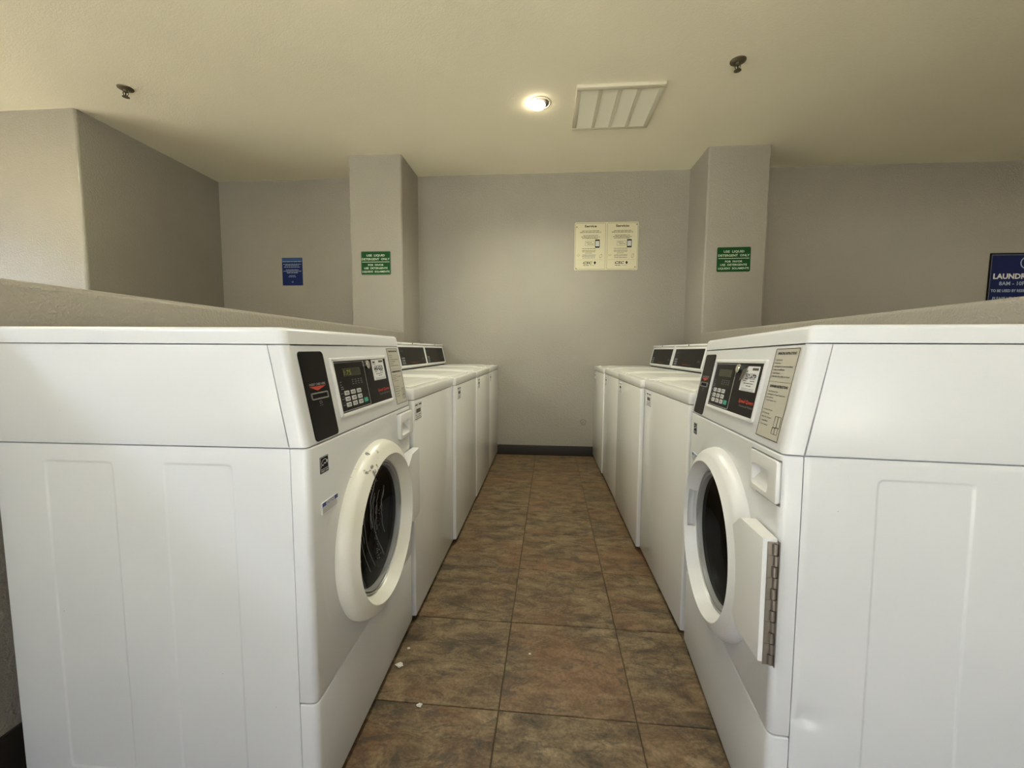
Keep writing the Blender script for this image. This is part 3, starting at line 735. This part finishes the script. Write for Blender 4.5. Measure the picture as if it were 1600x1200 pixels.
    if not peeled:
        bm = bmesh.new(); dashes(bm, sx0+.008, sx0+.032, sz1-.0085, .0055, y_, rnd=rr); dashes(bm, sx0+.008, sx0+.030, sz1-.0145, .0015, y_, rnd=rr); F('logo_mark', shear(bm), INKG, st)
    else:
        bm = bmesh.new(); bm.faces.new([bm.verts.new(p) for p in ((sx0+.020, y_, sz1-.0145), (sx0+.034, y_, sz1-.0145), (sx0+.030, y_, sz1-.009))]); dashes(bm, sx0+.018, sx0+.036, sz1-.018, .0016, y_, rnd=rr); F('logo_mark', shear(bm), INKG, st)
        bm = bmesh.new()    # the corner curling over
        rows = []
        for i in range(9):
            a = pi*1.05*i/8; q = .007*sin(a)*1.0; out = .0036+.0055*(1-cos(a))
            rows.append([(sx0+.030-q*.7+ (i/8)*(-.002), -out, sz1-.000-q*.2-(i/8)*.010), (sx0+.004+.010*(i/8)-q*.6, -out*.9, sz1-.034-.004*(i/8))])
        vs_ = [[bm.verts.new(p) for p in row] for row in rows]
        for a, b in zip(vs_, vs_[1:]): bm.faces.new((a[0], a[1], b[1], b[0]))
        bmesh.ops.solidify(bm, geom=bm.faces[:], thickness=.0003)
        P('curled_corner', shear(bm), STICKB, st)
    # instruction plate
    ix0, ix1, iz0, iz1 = .562, .668, .900, 1.096
    bm = bmesh.new(); plate(bm, ix0, ix1, iz0, iz1, .002, .002, -.0016, .0003); ip = P('instruction_plate', shear(bm), PLATE)
    bm = bmesh.new(); y_ = -.0020; cx = (ix0+ix1)/2
    outline(bm, ix0+.001, ix1-.001, iz0+.001, iz1-.001, .0012, -.0016, -.0021, .002)
    text(bm, 'OPERATING INSTRUCTIONS', cx, 1.0820, h=.0052, w=.082, y=y_, bold=.03)
    for q, s in enumerate(('1. Load Laundry', '2. Close Door', '3. Add Supplies (See Instructions Below)', '4. Select Cycle/Modifier', '5. Apply Payment', '6. Press Start (Door Must be Closed)')):
        text(bm, s, ix0+.007, 1.0690-.0072*q, h=.0034, w=min(.086, .0023*len(s)), align='L', y=y_, bold=.01)
    quad(bm, ix0+.004, ix1-.004, 1.0225, 1.0231, y_)
    text(bm, 'DISPENSER INSTRUCTIONS', cx, 1.0105, h=.0052, w=.082, y=y_, bold=.03)
    for q, s in enumerate(('1. Open Dispenser Door', '2. Add Supplies to Proper Compartment', '    (see below)', '3. Close Dispenser Door')):
        text(bm, s, ix0+.007, 1.000-.0066*q, h=.0032, w=min(.086, .0023*len(s)), align='L', y=y_, bold=.01)
    for q, s in enumerate(('A. Pre-Wash Detergent', '    (If Desired)', 'B. Main Wash Detergent', 'C. Liquid Bleach', 'D. Fabric Softener')):
        text(bm, s, ix0+.007, .960-.0082*q, h=.0032, w=.0022*len(s), align='L', y=y_, bold=.01)
    for a, b, c_, d_ in ((.072, .086, .040, .062), (.086, .099, .040, .062), (.070, .083, .026, .038), (.083, .095, .026, .040)): outline(bm, ix0+a, ix0+b, iz0+c_-.012, iz0+d_-.010, .0007, -.0016, y_, .001)
    F('lettering', shear(bm), INK, ip)
    # small stickers on the front panel
    bm = bmesh.new(); plate(bm, .045, .082, .8125, .8505, .001, .001, -.0008, .0001); es_ = F('energy_sticker', bm, INK)
    bm = bmesh.new(); outline(bm, .046, .081, .8215, .8495, .0008, -.0008, -.0011, .001)
    loft(bm, [[(.0635+q*cos(radians(a)), -.0011, .829+q*sin(radians(a))) for a in range(10, 175, 15)] for q in (.0152, .0140)], closed=False)
    p5 = [(.0745+(.0042 if i % 2 == 0 else .0017)*cos(radians(90+36*i)), -.0011, .8375+(.0042 if i % 2 == 0 else .0017)*sin(radians(90+36*i))) for i in range(10)]; bm.faces.new([bm.verts.new(q) for q in p5])
    pts = [(.048, .826), (.053, .832), (.057, .829), (.062, .834), (.068, .832), (.073, .836)]
    for (a, b), (c, d) in zip(pts, pts[1:]): bm.faces.new([bm.verts.new(q) for q in ((a, -.0011, b), (c, -.0011, d), (c, -.0011, d+.0018), (a, -.0011, b+.0018))])
    text(bm, 'ENERGY STAR', .0635, .8150, h=.0045, w=.032, y=-.0011, bold=.01)
    F('mark', bm, WHITP, es_)
    bm = bmesh.new(); plate(bm, .0445, .1165, .7185, .7455, .001, .001, -.0028, .0001); ns = F('notice_sticker', bm, STICK)
    bm = bmesh.new(); quad(bm, .0450, .062, .7355, .7450, -.0030); quad(bm, .1, .116, .7355, .7450, -.0030); quad(bm, .062, .1, .7440, .7450, -.003); quad(bm, .062, .1, .7355, .7363, -.003); F('blue_band', bm, BLUEI, ns)
    bm = bmesh.new(); text(bm, 'NOTICE', .081, .7375, h=.0055, w=.033, y=-.0032, bold=.03); F('lettering', bm, BLUEI, ns)
    bm = bmesh.new()
    for z in (.7325, .7290, .7255, .7220): dashes(bm, .047, .112, z, .0011, -.0032, rnd=rr)
    F('small_print', bm, INKG, ns)
    for sx in (.06, W-.06):
        for sy in (.07, D-.07):
            bm = bmesh.new(); lathe_z(bm, [(.018, .036), (.010, .03), (.010, .017), (.022, .013), (.024, .006 if sx < W/2 else 0)], sx, sy, 16, True, True); P('leg', bm, DARK)
    return r
LX, LY, Lr, RX, RY, Rr = -.4991, .8324, .0124, .4683, .8272, -.0904
def place_local(o, origin, rz, ox, oy):
    """put root so that local (ox, oy) lands on origin"""
    o.rotation_euler = (0, 0, rz); c, s = cos(rz), sin(rz)
    o.location = (origin[0]-(c*ox-s*oy), origin[1]-(s*ox+c*oy), 0)
wl = washer(1, 'front-loading washer with a chipped yellowed door rim and sticker 643-GLD, left of the aisle mouth', '643-GLD', False, False, True, True)
place_local(wl, (LX, LY), pi/2+Lr, -W/2, -D/2); wl.rotation_euler.y = -.0047
wr = washer(-1, 'front-loading washer with a dented side and curling sticker, right of the aisle mouth', '257-HTP', True, True, False, False)
place_local(wr, (RX, RY), -pi/2+Rr, W/2, -D/2); wr.rotation_euler.y = -.0203

# ------------------------------------------------------------------ top loading washers
TW, TD, ZD, ZDS = .678, .682, .9405, .8990
def top_loader():
    r = thing('top_load_washer', 'x', 'washing machine', group='top-loading washers in the two rows')
    X = Matrix.Translation((-TW/2, -TD/2, 0))
    P = lambda name, bm, m_, par=r, **k: finish(name, bm, m_, par, xf=X, **k)
    F = lambda name, bm, m_, par=r: flat(name, bm, m_, par, xf=X)
    P('cabinet', BOX(.001, TW-.001, .020, TD, .030, ZDS-.003, bev=.002, seg=1), WHITE2)
    bm = BOX(0, TW, 0, .0195, .028, ZDS-.002); bevel_where(bm, lambda c, d: abs(d.z) > .9 and c.y < .001, .006, 3); bevel_where(bm, lambda c, d: c.y < .012 and (c.z > ZDS-.003 or c.z < .029), .003, 2)
    P('front_panel', bm, WHITE2)
    # deck: raised rim round a sunk lid well
    bm = bmesh.new(); k = 5
    def xy(x0, x1, y0, y1, r_, z): return [(p[0], p[2], z) for p in rrect(x0, x1, y0, y1, r_, 0, k)]
    loft(bm, [xy(.0015, TW-.0015, .0, TD, .008, ZDS), xy(0, TW, -.0015, TD, .009, ZDS+.003), xy(0, TW, -.0015, TD, .009, ZD-.005), xy(.0015, TW-.0015, .0, TD-.002, .008, ZD-.0015), xy(.005, TW-.005, .004, TD-.004, .008, ZD),
              xy(.026, TW-.026, .034, .545, .020, ZD), xy(.034, TW-.034, .044, .540, .018, ZD-.009), xy(.05, TW-.05, .055, .535, .012, ZD-.010)], True, True)
    P('top_deck', bm, WHITE2, angle=30)
    bm = bmesh.new()   # lid: pillowed plate in the well, rounded pull bulge at the front
    loft(bm, [xy(.046, TW-.046, .060, .530, .02, ZD-.0095), xy(.044, TW-.044, .058, .532, .022, ZD-.004), xy(.052, TW-.052, .066, .526, .018, ZD+.001), xy(.085, TW-.085, .105, .500, .03, ZD+.0015), xy(.100, TW-.100, .125, .485, .03, ZD+.008), xy(.125, TW-.125, .150, .470, .03, ZD+.010)], False, True)
    P('lid', bm, WHITE2, angle=30)
    bm = bmesh.new()
    for x in (.075, TW-.075): bm = bmesh.new(); lathe_z(bm, [(.009, ZD-.009), (.009, ZD+.0035), (.006, ZD+.006)], x, .046, 12, cap1=True); P('lid_bumper', bm, WHITE2)
    # control hood
    by, ty, zb, zt = .550, .590, ZD+.016, 1.128
    bm = bmesh.new(); prism(bm, [(by, zb), (by+.002, zb-.005), (TD-.01, ZD), (TD-.01, 1.139), (ty-.010, 1.147), (ty-.014, 1.137), (ty-.002, zt)], .004, TW-.004)
    bevel_where(bm, lambda c, d: c.x < .006 or c.x > TW-.006, .003, 2)
    hood = P('control_hood', bm, PLAST)
    P('hood_gap_shade', BOX(.012, TW-.012, by+.012, TD-.012, ZD-.0005, zb+.002), BLACKM)  # black box stands in for the shade in the gap under the hood
    sl = (ty-.002-by)/(zt-zb)
    def sh(bm):
        for v_ in bm.verts: v_.co.y += by+(v_.co.z-zb)*sl
        return bm
    bm = bmesh.new(); outline(bm, .006, TW-.006, zb+.004, zt-.002, .014, .001, -.005, .006); bevel_where(bm, lambda c, d: c.y < -.004, .0015, 1); P('panel_frame', sh(bm), PLAST, hood)
    bm = bmesh.new(); plate(bm, .017, TW-.017, zb+.015, zt-.013, .002, .002, -.002); P('control_face', sh(bm), BLACK, hood)
    bm = bmesh.new(); rr = random.Random(4)
    for i in range(3):
        for j in range(3): plate(bm, .058+i*.022, .074+i*.022, zb+.030+j*.018, zb+.042+j*.018, .002, -.0015, -.0032, .0004)
    dashes(bm, .060, .11, zb+.125, .003, -.0023, rnd=rr); dashes(bm, .56, .62, zb+.062, .003, -.0023, rnd=rr); dashes(bm, .57, .60, zb+.070, .003, -.0023, rnd=rr); dashes(bm, .05, .12, zb+.022, .0025, -.0023, rnd=rr)
    F('keys', sh(bm), GREYP, hood)['label'] = 'block of small grey keys and print'
    bm = bmesh.new(); text(bm, 'Speed Queen', .32, zb+.032, h=.011, w=.115, y=-.0023, bold=.02, slant=.15); F('red_lettering', sh(bm), REDD, hood)
    bm = bmesh.new(); text(bm, 'Commercial', .42, zb+.032, h=.007, w=.07, y=-.0023); F('grey_lettering', sh(bm), GREYP, hood)
    bm = bmesh.new(); lathe_y(bm, [(.006, -.014), (.006, -.0165), (.004, -.017)], TW*.5, 1.1405, 12, cap1=True)
    for v_ in bm.verts: v_.co.y += ty
    P('lock_cylinder', bm, BLACKM, hood)
    # sticker at the top left of the front
    bm = bmesh.new(); a, b, c, d = .048, .142, .816, .886; plate(bm, a, b, c, d, .001, .001, -.0008, .0001); st = F('service_sticker', bm, STICK)
    bm = bmesh.new(); rr = random.Random(6)
    for z, p_, q_, hh in ((.876, .06, .40, .006), (.876, .55, .92, .006), (.852, .2, .8, .016), (.836, .15, .4, .003), (.836, .5, .85, .003), (.828, .2, .8, .003), (.820, .05, .95, .003)): dashes(bm, a+(b-a)*p_, a+(b-a)*q_, z, hh, -.0012, rnd=rr)
    F('lettering', bm, INKG, st)
    for sx in (.05, TW-.05):
        for sy in (.06, TD-.06):
            bm = bmesh.new(); lathe_z(bm, [(.016, .036), (.010, .03), (.010, .012), (.020, .008), (.022, 0)], sx, sy, 12, True, True); P('leg', bm, DARK)
    return r
proto = top_loader()
KIDS = {}
for o in bpy.data.objects:
    if o.parent: KIDS.setdefault(o.parent.name, []).append(o)
rows = [  # side, front-edge x, y of the low end, label
    ('L', -.500, 1.544, 'white top-loading washer right behind the chipped-door washer, first of its row'),
    ('L', -.484, 2.223, 'white top-loading washer second from the front in the row left of the aisle'),
    ('L', -.481, 2.910, 'white top-loading washer third from the front in the row left of the aisle'),
    ('L', -.485, 3.594, 'white top-loading washer against the back wall, left of the aisle'),
    ('R', .528, 1.549, 'white top-loading washer right behind the dented washer, first of its row'),
    ('R', .508, 2.229, 'white top-loading washer second from the front in the row right of the aisle'),
    ('R', .513, 2.910, 'white top-loading washer third from the front in the row right of the aisle'),
    ('R', .505, 3.592, 'white top-loading washer against the back wall, right of the aisle')]
for i, (sd, x, y, lab) in enumerate(rows):
    o = proto if i == 0 else copy_tree(proto)
    o['label'] = lab
    if sd == 'L': place_local(o, (x, y), pi/2, -TW/2, -TD/2)
    else: place_local(o, (x, y), -pi/2, TW/2, -TD/2)

for st in KIDS[proto.name]:      # on the first washer of the left row the sticker sits nearer the corner
    if st.name.startswith('service_sticker'): st.location.x -= .038

# ------------------------------------------------------------------ lint on the floor
def lint(x, y, s, lab, seed):
    bm = bmesh.new(); bmesh.ops.create_icosphere(bm, subdivisions=3, radius=1); rr = random.Random(seed)
    ph = [rr.uniform(0, 6) for _ in range(6)]
    for v_ in bm.verts:
        p = v_.co; k = 1+.28*sin(3.1*p.x+ph[0])*sin(4.2*p.y+ph[1])+.2*sin(7*p.z+5*p.x+ph[2])+.12*sin(13*p.x+ph[3])*sin(12*p.y+ph[4])
        v_.co = Vector((p.x*s*k, p.y*s*k*.8, s*.35*(p.z*k+.9)))
    o = finish('lint_tuft', bm, LINT); o.location = (x, y, .0); tag(o, lab, 'lint', 'lint tufts on the floor')
lint(-.489, 1.317, .011, 'larger tuft of pale lint on the tiles beside the washer foot edge', 1)
lint(-.371, 1.164, .008, 'small white lint ball on the tiles in the aisle mouth', 2)
lint(-.484, 1.400, .005, 'tiny lint speck behind the larger tuft', 3)
lint(-.040, 1.412, .004, 'tiny lint speck in the middle of the aisle', 5)

for o in bpy.data.objects:
    if o.type == 'MESH' and o.name.split('.')[0] in ('lettering', 'small_lettering', 'small_print', 'panel_print', 'key_print', 'keys', 'red_lettering', 'grey_lettering', 'lcd_digits', 'mark', 'logo_mark'):
        o['kind'] = 'stuff'
